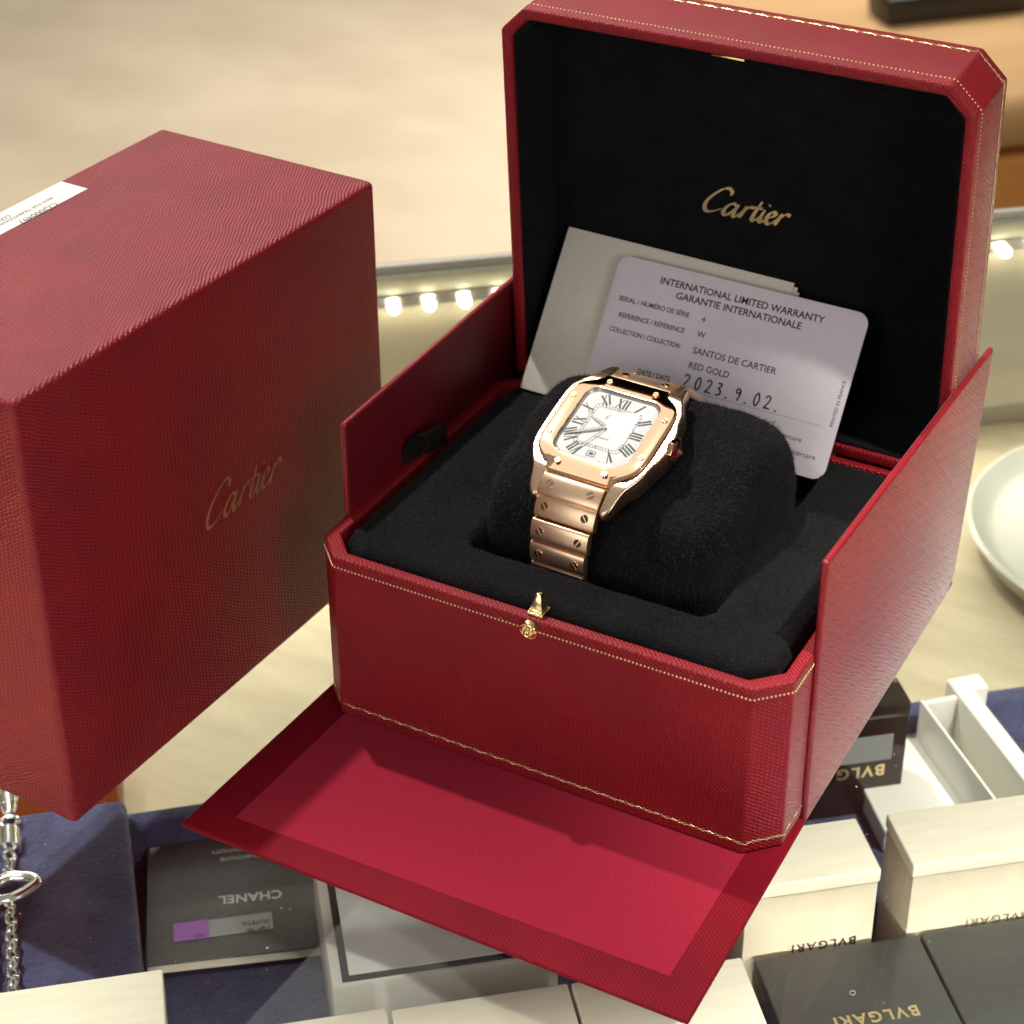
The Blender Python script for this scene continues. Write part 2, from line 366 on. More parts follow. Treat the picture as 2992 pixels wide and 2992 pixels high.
def script_mb(xh, M, slant=0.36, nib=0.20, thin=0.06, depth=0.03):
    mb = MB(); nv = V((cos(rad(28)), sin(rad(28))))
    for st in SCRIPT:
        P = catmull([(x + y*slant, y, 0) for x, y in st], 7)
        L = []; R = []
        for i, p in enumerate(P):
            d = (P[min(i+1, len(P)-1)] - P[max(i-1, 0)]).normalized(); nn = V((-d.y, d.x, 0))
            wd = thin + nib * abs(nn.x*nv.x + nn.y*nv.y)
            tp = min(1.0, 0.55 + 2.2*min(i, len(P)-1-i)/len(P)); wd *= tp
            L.append(p + nn*wd/2); R.append(p - nn*wd/2)
        k = len(P); vs = []
        for z in (0, depth / xh): vs += [M @ (V((q.x, q.y, z)) * xh) for q in L] + [M @ (V((q.x, q.y, z)) * xh) for q in R]
        fs = []
        for i in range(k-1):
            fs += [(2*k+i, 3*k+i, 3*k+i+1, 2*k+i+1), (i, i+1, 2*k+i+1, 2*k+i), (k+i+1, k+i, 3*k+i, 3*k+i+1)]
        fs += [(0, 2*k, 3*k, k), (k-1, 2*k-1, 4*k-1, 3*k-1)]
        mb.add(vs, fs)
    return mb
def frame(o, x, y):
    x = V(x).normalized(); y = V(y); z = x.cross(y).normalized(); y = z.cross(x)
    M = Matrix.Identity(4)
    for i, c in enumerate((x, y, z)):
        for r in range(3): M[r][i] = c[r]
    for r in range(3): M[r][3] = o[r]
    return M
def fibres(faces_fn, n, length=0.10, width=0.018):
    """thin hair blades; faces_fn() gives a random (point, normal)"""
    mb = MB()
    for _ in range(n):
        p, nn = faces_fn(); t = nn.orthogonal().normalized(); t = Matrix.Rotation(random.uniform(0, 2*pi), 3, nn) @ t
        d = (nn * random.uniform(.15, 1) + t * random.uniform(.5, 1.3)).normalized(); s_ = d.cross(nn).normalized()*width*.5
        l = length*random.uniform(.4, 1.3)
        mb.add([p - s_, p + s_, p + d*l], [(0, 1, 2)])
    return mb
def octa(x0, x1, y0, y1, c): return [(x0+c, y0), (x1-c, y0), (x1, y0+c), (x1, y1-c), (x1-c, y1), (x0+c, y1), (x0, y1-c), (x0, y0+c)]

# ================================================================== the place: shop floor, counter
PHI = rad(39.6); U = V((cos(PHI), sin(PHI), 0)); W = V((-sin(PHI), cos(PHI), 0))
CF = Matrix.Rotation(PHI, 4, 'Z')                                   # counter frame: x along the counter, y away
b = MB(); b.box(-900, 900, -300, 900, -96, -95); fl = b.build('floor', M_floor); fl['kind'] = 'structure'
# u/v of the glass edge: p.W = 34.7
VE = 34.75
b = MB(); b.box(-60, 90, -40, VE-.2, -13, -12, M=CF); o = b.build('display_bed', M_bed); o['kind'] = 'structure'
ct = thing('glass_counter', 'clear glass showcase top with bright metal edge rail and row of lit bulbs', 'display counter', (0, 0, 0))
b = MB(); b.box(-60, 90, -40, VE-.12, -0.42, -0.02, M=CF); b.build('glass_top', M_glass, ct)
b = MB(); b.box(-60, 90, VE+.08, VE+.20, -0.45, -0.015, M=CF); b.build('glass_edge', M_gedge, ct)
b = MB(); b.box(-60, 90, VE-.11, VE+.075, -0.44, -0.016, M=CF); b.build('edge_rail', M_white, ct)
b = MB(); b.box(-60, 90, VE-.40, VE+.15, -1.42, -0.455, M=CF); b.build('light_channel', M_greypanel, ct, bevel=.04)
b = MB()
for k in range(3): b.box(-60, 90, VE-.50-.06*k, VE+.10, -1.60-.18*k, -1.43-.18*k, M=CF)
b.build('led_housing', M_alu, ct, bevel=.03)
b = MB(); b.box(-60, 90, VE-.25, VE+.1, -12, -1.98, M=CF); b.build('back_pane', simple('glossy_back_pane', (.50, .46, .35), .14, spec=.6), ct)
for k in range(-10, 30):
    b = MB(); c = CF @ V((-.77 + 1.66*k, VE-.82, -1.86)); b.sphere(c, .27, 12, 8, (1, 1, .9)); b.build('bulb', M_led, ct, smooth=True)
b = MB(); rs = random.Random(3)
for k in range(520):
    x, y = rs.uniform(-14, 22), rs.uniform(-20, 14); r = rs.uniform(.005, .013) * (1.8 if rs.random() < .05 else 1)
    p = V((x, y, -.012)); t = rs.uniform(0, 6.3); a = V((cos(t), sin(t), 0))*r*rs.uniform(1, 2.5); c = V((-sin(t), cos(t), 0))*r
    b.add([p-a-c, p+a-c, p+a+c, p-a+c], [(0, 1, 2, 3)])
o = b.build('dust', M_dust, ct); o['kind'] = 'stuff'
b = MB()
for p0, p1 in (((-4.05, -4.50), (-2.10, -8.55)), ((-4.85, -6.05), (-3.25, -8.95))):
    p0, p1 = V((*p0, -.011)), V((*p1, -.011)); d = (p1-p0).normalized(); s_ = V((-d.y, d.x, 0))*.008
    b.add([p0-s_, p0+s_, p1+s_, p1-s_], [(0, 1, 2, 3)])
b.build('scratch', M_dust, ct)

# orange cabinet far behind, with a black handle bar
CA = rad(45)
cb = thing('wood_cabinet', 'orange tan wooden cabinet standing on the shop floor behind the counter', 'cabinet', (-21, 133.4, -95), (0, 0, CA))
b = MB(); b.box(-28, 120, .6, 60, 0, 60); b.build('carcass', M_orange, cb, bevel=.6)
b = MB(); b.box(-29, 121, 0, 61, 60.2, 66); b.build('worktop', M_orangetop, cb, bevel=2.6, seg=5)
b = MB(); b.box(-4, 12, 21, 26, 66.2, 69); b.build('handle_bar', M_bar, cb, bevel=.4)

# ================================================================== under the glass
def ubox(p, lu, lv, z0, z1, yaw=None):
    """a box whose near-left top corner is p, along the counter axes"""
    return Matrix.Translation((p[0], p[1], 0)) @ Matrix.Rotation(PHI if yaw is None else yaw, 4, 'Z')
# navy velvet tray
tr = thing('display_tray', 'long navy velvet display tray with raised rim inside the showcase', 'tray', (-17.2, -1.3, -12), (0, 0, rad(40.5)))
b = MB(); b.box(-14, 48, -30, -.2, 0.02, 0.9); b.build('tray_floor', M_navy, tr, bevel=.1)
b = MB(); b.box(-14.9, 48.9, -.95, 0, 0.03, 3.0); b.build('rim', M_navy, tr, bevel=.22, seg=3)
b = MB(); b.box(2.2, 3.4, -5.2, -1.0, 0.93, 2.0); b.build('divider', M_navy, tr, bevel=.2, seg=3)
# raised pad with the necklace
pd = thing('velvet_pad', 'raised blue velvet pad under the silver necklace', 'jewellery pad', (-17.15, -1.65, -11.0), (0, 0, rad(41.5)))
b = MB(); b.box(-11, 0, -11.5, 0, 0, 3.0); b.build('pad', M_navy, pd, bevel=.35, seg=4)
nk = thing('silver_necklace', 'chunky silver chain necklace with knot loop lying on blue velvet', 'necklace', (-18.3, -6.5, -7.98))
def at(x, y, z=-7.72): return V((x, y, z))
b = MB(); b.cyl(at(-21.3, -3.2), at(-20.35, -4.2), .33, .36, 16); b.cyl(at(-20.5, -4.05), at(-20.25, -4.3), .40, .34, 16); b.cyl(at(-20.25, -4.3), at(-19.95, -4.62), .30, .2, 16); b.build('clasp', M_silver, nk, world=True, smooth=True)
def loop(c, d, ra, rb, th, tilt=0.0):
    c = V(c); d = V((d[0], d[1], 0)).normalized(); s_ = V((-d.y, d.x, 0)); s_ = s_*cos(tilt) + V((0, 0, 1))*sin(tilt)
    return [c + d*ra*cos(2*pi*i/18) + s_*rb*sin(2*pi*i/18) for i in range(18)]
dn = (0.66, -0.75)
b = MB(); b.tube(loop(at(-19.68, -4.95), dn, .30, .30, .1), .09, 8, True); b.build('link', M_silver, nk, world=True, smooth=True)
b = MB(); b.sphere(at(-19.02, -5.72), .46, 14, 10, (1.0, 1.0, .6)); b.tube([at(-19.32, -5.38), at(-18.70, -6.08)], .42, 14); b.build('oval_bead', M_silver, nk, world=True, smooth=True)
for i in range(3):
    b = MB(); b.tube(loop(at(-18.50+.30*i, -6.30-.34*i), dn, .25, .20, .1, .7 if i % 2 else -.5), .085, 8, True); b.build('link', M_silver, nk, world=True, smooth=True)
hp = catmull([at(-17.95, -7.75), at(-17.75, -7.25, -7.6), at(-17.25, -7.0, -7.55), at(-16.85, -6.95, -7.5), at(-16.62, -7.12, -7.5), at(-16.72, -7.55, -7.55), at(-16.95, -7.95, -7.6), at(-17.35, -8.12), at(-17.75, -8.05)], 6, True)
b = MB(); b.tube(hp, .22, 10, True); b.build('knot_loop', M_silver, nk, world=True, smooth=True)
for s0, n_, off in (((-16.95, -8.05), 17, (.275, -.305)), ((-17.35, -8.55), 9, (.28, -.31))):
    for i in range(n_):
        b = MB(); c = at(s0[0]+off[0]*i, s0[1]+off[1]*i); b.tube(loop(c, off, .235, .18, .1, .75 if i % 2 else -.75), .082, 8, True); b.build('link', M_silver, nk, world=True, smooth=True)

# charcoal certificate booklet, its writing faces the far side
yb = rad(37); Mb = Matrix.Translation((-12.71, -6.51, 0)) @ Matrix.Rotation(yb, 4, 'Z')
bk = thing('certificate_booklet', 'charcoal booklet with white capitals and a violet index tab', 'booklet', (-12.71, -6.51, -11.1), (0, 0, yb))
b = MB(); b.box(0, 6.3, 0, 6.3, 1.02, 1.12); b.build('cover', M_grey, bk, bevel=.02)
b = MB(); b.box(.02, 6.22, .06, 6.2, .62, 1.01)
b.build('pages', M_cream, bk)
R180 = Matrix.Rotation(pi, 4, 'Z')
Mt = lambda x, y, z=1.125: Matrix.Translation((x, y, z)) @ R180
b = text_mb('CHANEL', .40, Mt(4.75, 2.95), align='LEFT', bold=.012, space=1.05, sx=.98); b.build('lettering', M_label, bk)
b = join(text_mb("CERTIFICAT D'AUTHENTICITÉ", .17, Mt(6.05, 4.95), bold=.006, sx=1.05), text_mb('CERTIFICATE OF AUTHENTICITY', .17, Mt(6.05, 5.36), bold=.006, sx=1.05)); b.build('small_lettering', M_label, bk)
tb = MB(); tb.box(1.02, 4.4, .92, 1.75, 1.126, 1.142, M=Matrix.Rotation(rad(2), 4, 'Z')); t_ = tb.build('tape_strip', M_film, bk)
tb = MB(); tb.box(.98, 2.2, .90, 1.77, 1.145, 1.165, M=Matrix.Rotation(rad(2), 4, 'Z')); tb.build('index_tab', M_violet, bk)
b = join(text_mb('DUTETO', .17, Mt(4.25, 1.55, 1.146)), text_mb('Jngo  86', .17, Mt(4.25, 1.18, 1.146)), text_mb('2023', .13, Mt(2.0, 1.15, 1.168))); b.build('handwriting', M_labink, bk)

def giftbox(name, label, cat, p, lu, lv, z0, z1, mtop, mside, seam=.35, yaw=None, group=None, lip=.05, lidname='lid'):
    """p = near-left corner; lid with a small overhang over the body"""
    r = thing(name, label, cat, (p[0], p[1], z0), (0, 0, PHI if yaw is None else yaw), group); h = z1 - z0
    if name == 'jewellery_box': r['group'] = 'cream jewellery boxes under the glass'
    if name == 'lidded_box': r['group'] = 'flat black boxes under the glass'
    b = MB(); b.box(lip, lu-lip, lip, lv-lip, 0, h-seam-.02); b.build('body', mside, r, bevel=.05)
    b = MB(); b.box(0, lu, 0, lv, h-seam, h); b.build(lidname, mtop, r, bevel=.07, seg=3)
    return r
def off(p, du, dv): q = V((p[0], p[1], 0)) + U*du + W*dv; return (q.x, q.y)
giftbox('jewellery_box', 'tall cream box in front of the silver necklace, by the bottom left corner', 'box', off((-8.09, -10.78), -9, -6), 9, 6, -11, -4, M_cream, M_cream, .9)
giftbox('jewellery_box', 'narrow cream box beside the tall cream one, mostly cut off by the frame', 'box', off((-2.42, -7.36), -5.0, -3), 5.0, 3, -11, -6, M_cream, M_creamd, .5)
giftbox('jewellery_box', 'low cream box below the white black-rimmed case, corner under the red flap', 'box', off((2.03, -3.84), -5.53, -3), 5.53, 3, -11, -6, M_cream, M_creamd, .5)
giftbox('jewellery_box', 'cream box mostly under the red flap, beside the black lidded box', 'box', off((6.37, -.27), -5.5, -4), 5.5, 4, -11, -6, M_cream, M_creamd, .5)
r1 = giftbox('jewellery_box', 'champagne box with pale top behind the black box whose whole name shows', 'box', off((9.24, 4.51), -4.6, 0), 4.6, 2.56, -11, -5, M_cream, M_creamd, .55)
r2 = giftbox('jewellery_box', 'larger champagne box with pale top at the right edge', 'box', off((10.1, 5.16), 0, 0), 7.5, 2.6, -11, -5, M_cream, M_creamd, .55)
Mf = lambda x, z: frame((x, -.0, z), (-1, 0, 0), (0, 0, -1))
b = text_mb('BVLGARI', .34, frame((4.0, .045, 3.13), (-1, 0, 0), (0, 0, -1)), bold=.01, space=1.25); b.build('lettering', M_ink, r1)
b = text_mb('BVLGARI', .34, frame((4.4, .045, 3.15), (-1, 0, 0), (0, 0, -1)), bold=.01, space=1.25); b.build('lettering', M_foil, r2)
k1 = giftbox('lidded_box', 'flat black lidded box with its gold name complete and upside down', 'box', off((6.1, 1.68), .0, -5.2), 5.7, 5.2, -11, -8, M_black, M_black, .8)
k2 = giftbox('lidded_box', 'flat black lidded box cut off by the right edge, two gold letters showing', 'box', off((10.51, 5.35), .06, -5.2), 6.5, 5.2, -11, -8, M_black, M_black, .8)
b = text_mb('BVLGARI', .42, Matrix.Translation((4.55, 2.25, 3.01)) @ R180, bold=.018, space=1.28); b.build('lettering', M_foil, k1)
b = text_mb('BVLGARI', .42, Matrix.Translation((6.05, 2.55, 3.01)) @ R180, bold=.018, space=1.28); b.build('lettering', M_foil, k2)
b = MB(); b.tube([(2.7+.09*cos(t*.5), 3.15+.09*sin(t*.5), 3.015) for t in range(13)], .012, 5, True); b.build('ring_mark', M_film, k1)
# glossy black case standing behind the sleeve
kg = thing('perfume_box', 'glossy black box half hidden behind the right red panel, gold name upside down', 'box', (6.89, 14.47, -11.5), (0, 0, PHI))
b = MB(); b.box(-6, 0, 0, 1.5, 0, 5.5); b.build('body', M_gloss, kg, bevel=.06)
b = MB(); b.box(-6.02, .02, -.02, 1.52, 4.9, 5.56); b.build('lid', M_gloss, kg, bevel=.08)
b = text_mb('BVLGARI', .50, frame((-.75, -.025, 2.72), (-1, 0, 0), (0, 0, -1)), bold=.02, space=1.2); b.build('lettering', M_foil, kg)
b = MB(); b.box(-3.2, -.55, -.03, -.012, 2.95, 4.15); b.build('paper_label', M_film, kg)
# white case with a black rim
wd = thing('white_case', 'white case with thin black rim between the grey booklet and the red flap', 'box', (-4.62, -6.46, -11), (0, 0, rad(39.4)))
b = MB(); b.box(-.35, 7, 0, 6.5, 0, 4.0); b.build('body', M_white, wd, bevel=.12)
b = MB(); b.box(.0, 6.8, .12, 6.4, 4.003, 4.05); b.build('rim', M_bar, wd)
b = MB(); b.box(.24, 6.6, .32, 6.2, 4.053, 4.12); b.build('panel', simple('white_gloss_panel', (.80, .84, .82), .08), wd, bevel=.03)
# white box, white open frame, disc in place of a glass reflection, orange box
giftbox('flat_box', 'flat white box beside the glossy black box', 'box', off((9.05, 14.8), -3.4, -1.2), 3.4, 6.05, -11, -9.9, M_white, M_white, .3, yaw=rad(39))
fr = thing('bracelet_stand', 'white open trough stand with a T shaped end', 'display stand', (6.48, 17.28, -11), (0, 0, rad(42)))
Mfr = Matrix.Rotation(rad(3), 4, 'Z')
b = MB(); b.box(0, .12, -9, 0, 0, 3, M=Mfr); b.build('side_wall', M_white, fr, bevel=.04)
b = MB(); b.box(.12, 1.5, -.25, 0, 0, 2.95, M=Mfr); b.build('end_wall', M_white, fr, bevel=.06)
b = MB(); b.box(.12, 1.5, -9, -.25, 0, .6, M=Mfr); b.build('trough_floor', M_greypanel, fr)
b = MB(); b.box(1.5, 2.25, -9, .0, 0, 3.1, M=Mfr); b.box(1.5, 2.9, -.1, .8, 0, 3.1, M=Mfr); b.build('bar', M_white, fr, bevel=.10, seg=3)
dc = thing('glass_reflection_disc', 'round pale disc standing in for a reflection in the glass at the right edge', 'reflection_disc', (11.2, 37.3, -12))  # solid disc modelled in place of a round pale reflection in the glass
b = MB()
prof = [(0, .02), (7.4, .02), (8.0, .6), (8.6, 1.7), (8.4, 1.8), (7.7, 1.2), (7.2, .9), (0, .9)]; n_ = 64
vs = [V((r*cos(2*pi*j/n_), r*sin(2*pi*j/n_), z)) for r, z in prof for j in range(n_)]
b.add(vs, [(i*n_+j, i*n_+(j+1) % n_, (i+1)*n_+(j+1) % n_, (i+1)*n_+j) for i in range(len(prof)-1) for j in range(n_)]); b.build('reflection_disc', simple('reflection_grey', (.46, .46, .39), .35), dc, smooth=True)
giftbox('orange_box', 'orange box behind the navy tray under the red cover', 'box', off((-19.9, 1.0), -6.5, 0), 6.5, 3, -12, -9.5, M_obox, M_obox, .6)

# ================================================================== red slip cover standing on the glass
cyaw = 1.5274
cv = thing('slip_cover', 'tall red leather covered box with a white sticker on top', 'gift box', (-11.1617, -10.3678, 0), (0, 0, cyaw))
b = MB(); b.box(0, 16.77, 0, 8.83, 0, 14.53)
o = b.build('body', [M_cover, M_cover_top], cv, bevel=.22, seg=4)
for p in o.data.polygons:
    if p.normal.z > .7: p.material_index = 1
b = script_mb(.60, frame((6.95, -.004, 6.55), (1, 0, -.015), (0, 0, 1)), depth=.012, nib=.17); b.build('lettering', M_foil, cv)
b = MB(); b.box(5.0, 11.53, 7.52, 8.66, 14.536, 14.55); s_ = b.build('sticker', M_label, cv)
b = join(text_mb('CO000497', .26, Matrix.Translation((10.15, 7.72, 14.552)) @ R180 @ Matrix.Translation((0, -.0, 0)), depth=.003),
         text_mb('BOX FOR TRADITIONAL AND', .13, Matrix.Translation((10.42, 8.08, 14.552)) @ R180, depth=.003, sx=1.2), text_mb('COUTURE', .17, Matrix.Translation((8.75, 8.32, 14.552)) @ R180, depth=.003))
b.build('print', M_labink, s_)

# ================================================================== outer sleeve with the folded-down flap
sl = thing('presentation_sleeve', 'red leather outer sleeve with side panels and front flap folded down on glass', 'box sleeve', (0, 6, 0))
A, D = 8.0, 13.93
b = MB(); b.box(-A+.02, A-.02, .02, D, .012, .18); b.build('base_panel', M_smooth, sl, world=True, bevel=.03)
def panel(x0, x1, inner):
    prof = [(0, .02), (D-.55, .02), (D, .6), (D-.15, 9.70), (0, 9.45)]
    M = Matrix(((0, 0, 1, 0), (1, 0, 0, 0), (0, 1, 0, 0), (0, 0, 0, 1)))
    b = MB(); b.prism(prof, x0, x1, M=M); return b
pb = panel(A-.24, A, 1)
pb.v = [(x + (y/D)*(z/9.7)*.42, y, z) for x, y, z in pb.v]       # the panel leans out where the lid presses it
o = pb.build('side_panel', [M_side, M_smooth], sl, world=True, bevel=.11, seg=3)
for p in o.data.polygons:
    if p.normal.x < -.7: p.material_index = 1
o = panel(-A, -A+.24, 1).build('side_panel', [M_side, M_smooth], sl, world=True, bevel=.11, seg=3)
for p in o.data.polygons:
    if p.normal.x > .7: p.material_index = 1
b = MB(); b.box(-A+.3, A-.3, D-.3, D, .02, 9.5); b.build('back_panel', M_side, sl, world=True, bevel=.08)
fc = [(-8.0, .02), (-8.36, -8.93), (8.18, -8.86), (8.0, .02)]
b = MB(); b.prism(fc, .004, .17); fp = b.build('front_flap', M_flap, sl, world=True, bevel=.07, seg=3)
b = MB(); b.prism([(-6.75, -.2), (-7.05, -7.95), (7.06, -7.62), (6.95, -.2)], .171, .185); b.build('flap_lining', M_lining, fp, world=True)
lp_ = catmull([(-7.68, 3.6, 6.2), (-7.5, 3.6, 7.0), (-7.35, 3.9, 7.25), (-7.2, 4.3, 7.05), (-7.25, 4.5, 6.3)], 6)
b = MB()
for i in range(len(lp_)-1):
    p, q = lp_[i], lp_[i+1]; s_ = V((.12, .45, 0)); b.add([p - s_, p + s_, q + s_, q - s_, p - s_ + V((.03, 0, .02)), p + s_ + V((.03, 0, .02)), q + s_ + V((.03, 0, .02)), q - s_ + V((.03, 0, .02))], [(0, 1, 2, 3), (7, 6, 5, 4), (0, 4, 5, 1), (3, 2, 6, 7), (0, 3, 7, 4), (1, 5, 6, 2)])
b.build('ribbon_loop', M_bar, sl, world=True, smooth=True)

# ================================================================== the watch box: tray and open lid
wb = thing('watch_box', 'open eight sided red leather watch box lined in black suede', 'watch box', (0, 4, .2))
B, PY, CH, H = 7.811, -2.312, .90, 6.238
YB = 10.45
ou = octa(-B, B, PY, YB, CH); iu = octa(-B+.42, B-.42, PY+.42, YB-.3, CH-.12)
b = MB(); n8 = 8
vs = [V((x, y, z)) for P, z in ((ou, .20), (ou, H), (iu, H), (iu, 2.6)) for x, y in P]
fs = [(k*8+i, k*8+(i+1) % 8, (k+1)*8+(i+1) % 8, (k+1)*8+i) for k in range(3) for i in range(8)] + [tuple(range(7, -1, -1)), tuple(range(24, 32))]
b.add(vs, fs)
ty = b.build('base_tray', [M_front, M_side, M_edge], wb, world=True, bevel=.09, seg=3, ang=30)
for p in ty.data.polygons:
    if abs(p.normal.x) > .85: p.material_index = 1
    elif p.normal.z > .6: p.material_index = 2
def octa_walk(P, sides, step, inset=0.0):
    """points every `step` cm along the given sides of an outline, with outward normal and direction"""
    r = []
    for i in sides:
        a, c = V((*P[i], 0)), V((*P[(i+1) % 8], 0)); d = c - a; L = d.length; d.normalize(); nn = V((d.y, -d.x, 0)); k = max(1, int(round(L/step)))
        for j in range(k): r.append((a + d*(L*(j+.5)/k), d, nn))
    return r
b = MB()
for p, d, nn in octa_walk(ou, (0, 1, 2, 7, 6), .125): b.sphere(p + nn*.004 + V((0, 0, H-.36)), .040, 8, 5)
b.build('gilt_beading', M_foil, ty, world=True, smooth=True)
def garland(P, sides, zf, step=.57, up=V((0, 0, 1)), Mx=None):
    b = MB(); T = Mx or (lambda p: p)
    for k, (p, d, nn) in enumerate(octa_walk(P, sides, step)):
        c = p + nn*.012 + V((0, 0, zf)); r = .045
        b.tube([T(c + d*r*cos(t*pi/5) + up*r*sin(t*pi/5)) for t in range(10)], .009, 5, True)
        for sg in (-1, 1):
            b.tube([T(c + d*sg*.05), T(c + d*sg*.22 + up*.05)], .008, 5); b.tube([T(c + d*sg*.05), T(c + d*sg*.22 - up*.05)], .008, 5)
        b.tube([T(c + d*.21), T(c + d*.40)], .008, 5)
    return b
garland(ou, (0, 1, 2, 7, 6), .62).build('gilt_garland', M_foil, ty, world=True, smooth=True)
# push button with two crescents, and the catch pin
kb = V((-.09, PY, 5.90))
b = MB()
def crescent(a0, a1, R, w0):
    P = []; n = 22
    for i in range(n+1):
        t = a0 + (a1-a0)*i/n; P.append(kb + V((R*cos(t), -.12, R*sin(t))))
    rr = [max(.02, w0*sin(pi*(i+.4)/(n+.8))**.6) for i in range(n+1)]
    b.tube(P, rr, 10)
b.cyl(kb + V((0, .0, 0)), kb + V((0, -.10, 0)), .30, .29, 24)
crescent(rad(200), rad(-62), .235, .075); crescent(rad(80), rad(-150), .135, .07); crescent(rad(215), rad(300), .20, .06)
b.sphere(kb + V((-.02, -.16, -.01)), .105, 14, 9)
b.build('push_button', M_gold, ty, world=True, smooth=True)
px_ = V((-.02, PY+.42, H))
b = MB(); b.cyl(px_ + V((0, 0, -.05)), px_ + V((0, 0, .12)), .36, .36, 4); b.cyl(px_ + V((0, 0, .12)), px_ + V((0, 0, .20)), .31, .30, 4); b.cyl(px_ + V((0, .02, .20)), px_ + V((0, .04, .66)), .29, .10, 4)
b.build('catch_pin', M_gold, ty, world=True, bevel=.018)

# suede insert with the well for the pillow (height field)
def sd_octa(x, y, x0, x1, y0, y1, c):
    dx = max(x0-x, x-x1); dy = max(y0-y, y-y1)
    k = 0.70711
    dd = max((x0+c-x) + (y0-y), (x-(x1-c)) + (y0-y), (x0-x) + (y-(y1-c)), (x-x1) + (y-(y1-c)))*k
    return max(dx, dy, dd)
WX0, WX1, WY0, WY1 = -3.55, 4.35, .30, 9.0
def cush(x, y):
    e_ = sd_octa(x, y, -B+.60, B-.72, PY+.58, YB-.3, CH-.1)
    t = min(max(-e_/.40, 0), 1); z = H - .45 + .52*math.sqrt(max(0, 1-(1-t)**2))
    px, py = x-(WX0+WX1)/2, y-(WY0+WY1)/2
    qx, qy = abs(px)-((WX1-WX0)/2-.35), abs(py)-((WY1-WY0)/2-.35)
    sd = math.hypot(max(qx, 0), max(qy, 0)) + min(max(qx, qy), 0) - .35
    t = min(max((sd+.12)/.42, 0), 1); k = math.sqrt(max(0, 1-(1-t)**2))
    z = 3.4 + (z-3.4)*k
    return z + .018*noise.noise(V((x*1.1, y*1.1, 0)))
b = MB(); xs = [-B+.44+i*.1 for i in range(int((2*B-.88)/.1)+1)]; ys = [PY+.44+i*.1 for i in range(int((YB-PY-.8)/.1)+1)]
b.v = [(x, y, cush(x, y)) for y in ys for x in xs]; nx = len(xs)
def inside(i, j): return sd_octa(xs[i]+.05, ys[j]+.05, -B+.60, B-.72, PY+.58, YB-.3, CH-.1) < .05
b.f = [(j*nx+i, j*nx+i+1, (j+1)*nx+i+1, (j+1)*nx+i) for j in range(len(ys)-1) for i in range(nx-1) if inside(i, j)]; b.m = [0]*len(b.f)
def rnd_cush():
    while True:
        x, y = random.uniform(-B+.7, B-.8), random.uniform(PY+.7, YB-.4)
        if sd_octa(x, y, -B+.60, B-.72, PY+.58, YB-.3, CH-.1) < -.05 and not (WX0 < x < WX1 and WY0 < y < WY1): break
    h_ = .02; n_ = V((cush(x-h_, y)-cush(x+h_, y), cush(x, y-h_)-cush(x, y+h_), 2*h_)).normalized()
    return V((x, y, cush(x, y))), n_
fb = fibres(rnd_cush, 20000, .085, .016); k0 = len(b.f); b.add(fb.v, fb.f, 1)
b.build('suede_insert', [M_suede, M_fibre], wb, world=True, smooth=True)

# lid: hinged behind, leaning slightly forward
yh, zh, al, L, T, CL, xo, B2 = 10.482, 6.238, -.071, 13.751, 2.895, .839, .287, 7.811
nrm = V((0, cos(al), -sin(al))); upv = V((0, sin(al), cos(al)))
def LW(x, u, v): return V((x + xo, yh, zh)) + upv*u + nrm*v
ML = frame(LW(0, 0, 0), (1, 0, 0), upv); ML[0][2], ML[1][2], ML[2][2] = nrm     # local (x, u, v) -> world
lo = [(-B2, 0), (B2, 0), (B2, L-CL), (B2-CL, L), (-B2+CL, L), (-B2, L-CL)]
li = [(-B2+.38, .38), (B2-.38, .38), (B2-.38, L-CL-.16), (B2-CL-.16, L-.38), (-B2+CL+.16, L-.38), (-B2+.38, L-CL-.16)]
vs = [ML @ V((x, u, v)) for P, v in ((lo, T), (lo, 0), (li, 0), (li, T-.07)) for x, u in P]
fs = [(k*6+(i+1) % 6, k*6+i, (k+1)*6+i, (k+1)*6+(i+1) % 6) for k in range(3) for i in range(6)] + [tuple(range(6)), tuple(range(23, 17, -1))]
b = MB(); b.add(vs, fs)
ld = b.build('lid', [M_side, M_edge], wb, world=True, bevel=.10, seg=3, ang=30)
for p in ld.data.polygons:
    if p.normal.y < -.6 or p.normal.z > .5: p.material_index = 1
def inset(P, d):
    c = (0, L/2); return [(x*(1-d/B2), c[1] + (u-c[1])*(1-2*d/L)) for x, u in P]
l2 = inset(li, .015); l3 = inset(li, .18); l4 = inset(li, .45)
b = MB(); vs = [ML @ V((x, u, v)) for P, v in ((l2, .16), (inset(li, .10), .13), (inset(li, .14), T-.45), (l4, T-.18)) for x, u in P]
fs = [(k*6+i, k*6+(i+1) % 6, (k+1)*6+(i+1) % 6, (k+1)*6+i) for k in range(3) for i in range(6)] + [tuple(range(18, 24))]
b.add(vs, fs); b.build('lid_lining', M_suede, ld, world=True, bevel=.14, seg=3, ang=30)
b = script_mb(.475, frame(LW(-1.95, 6.44, T-.195), (1, 0, 0.0), upv), depth=.05, nib=.26, thin=.10); b.build('lettering', M_foil, ld, world=True)
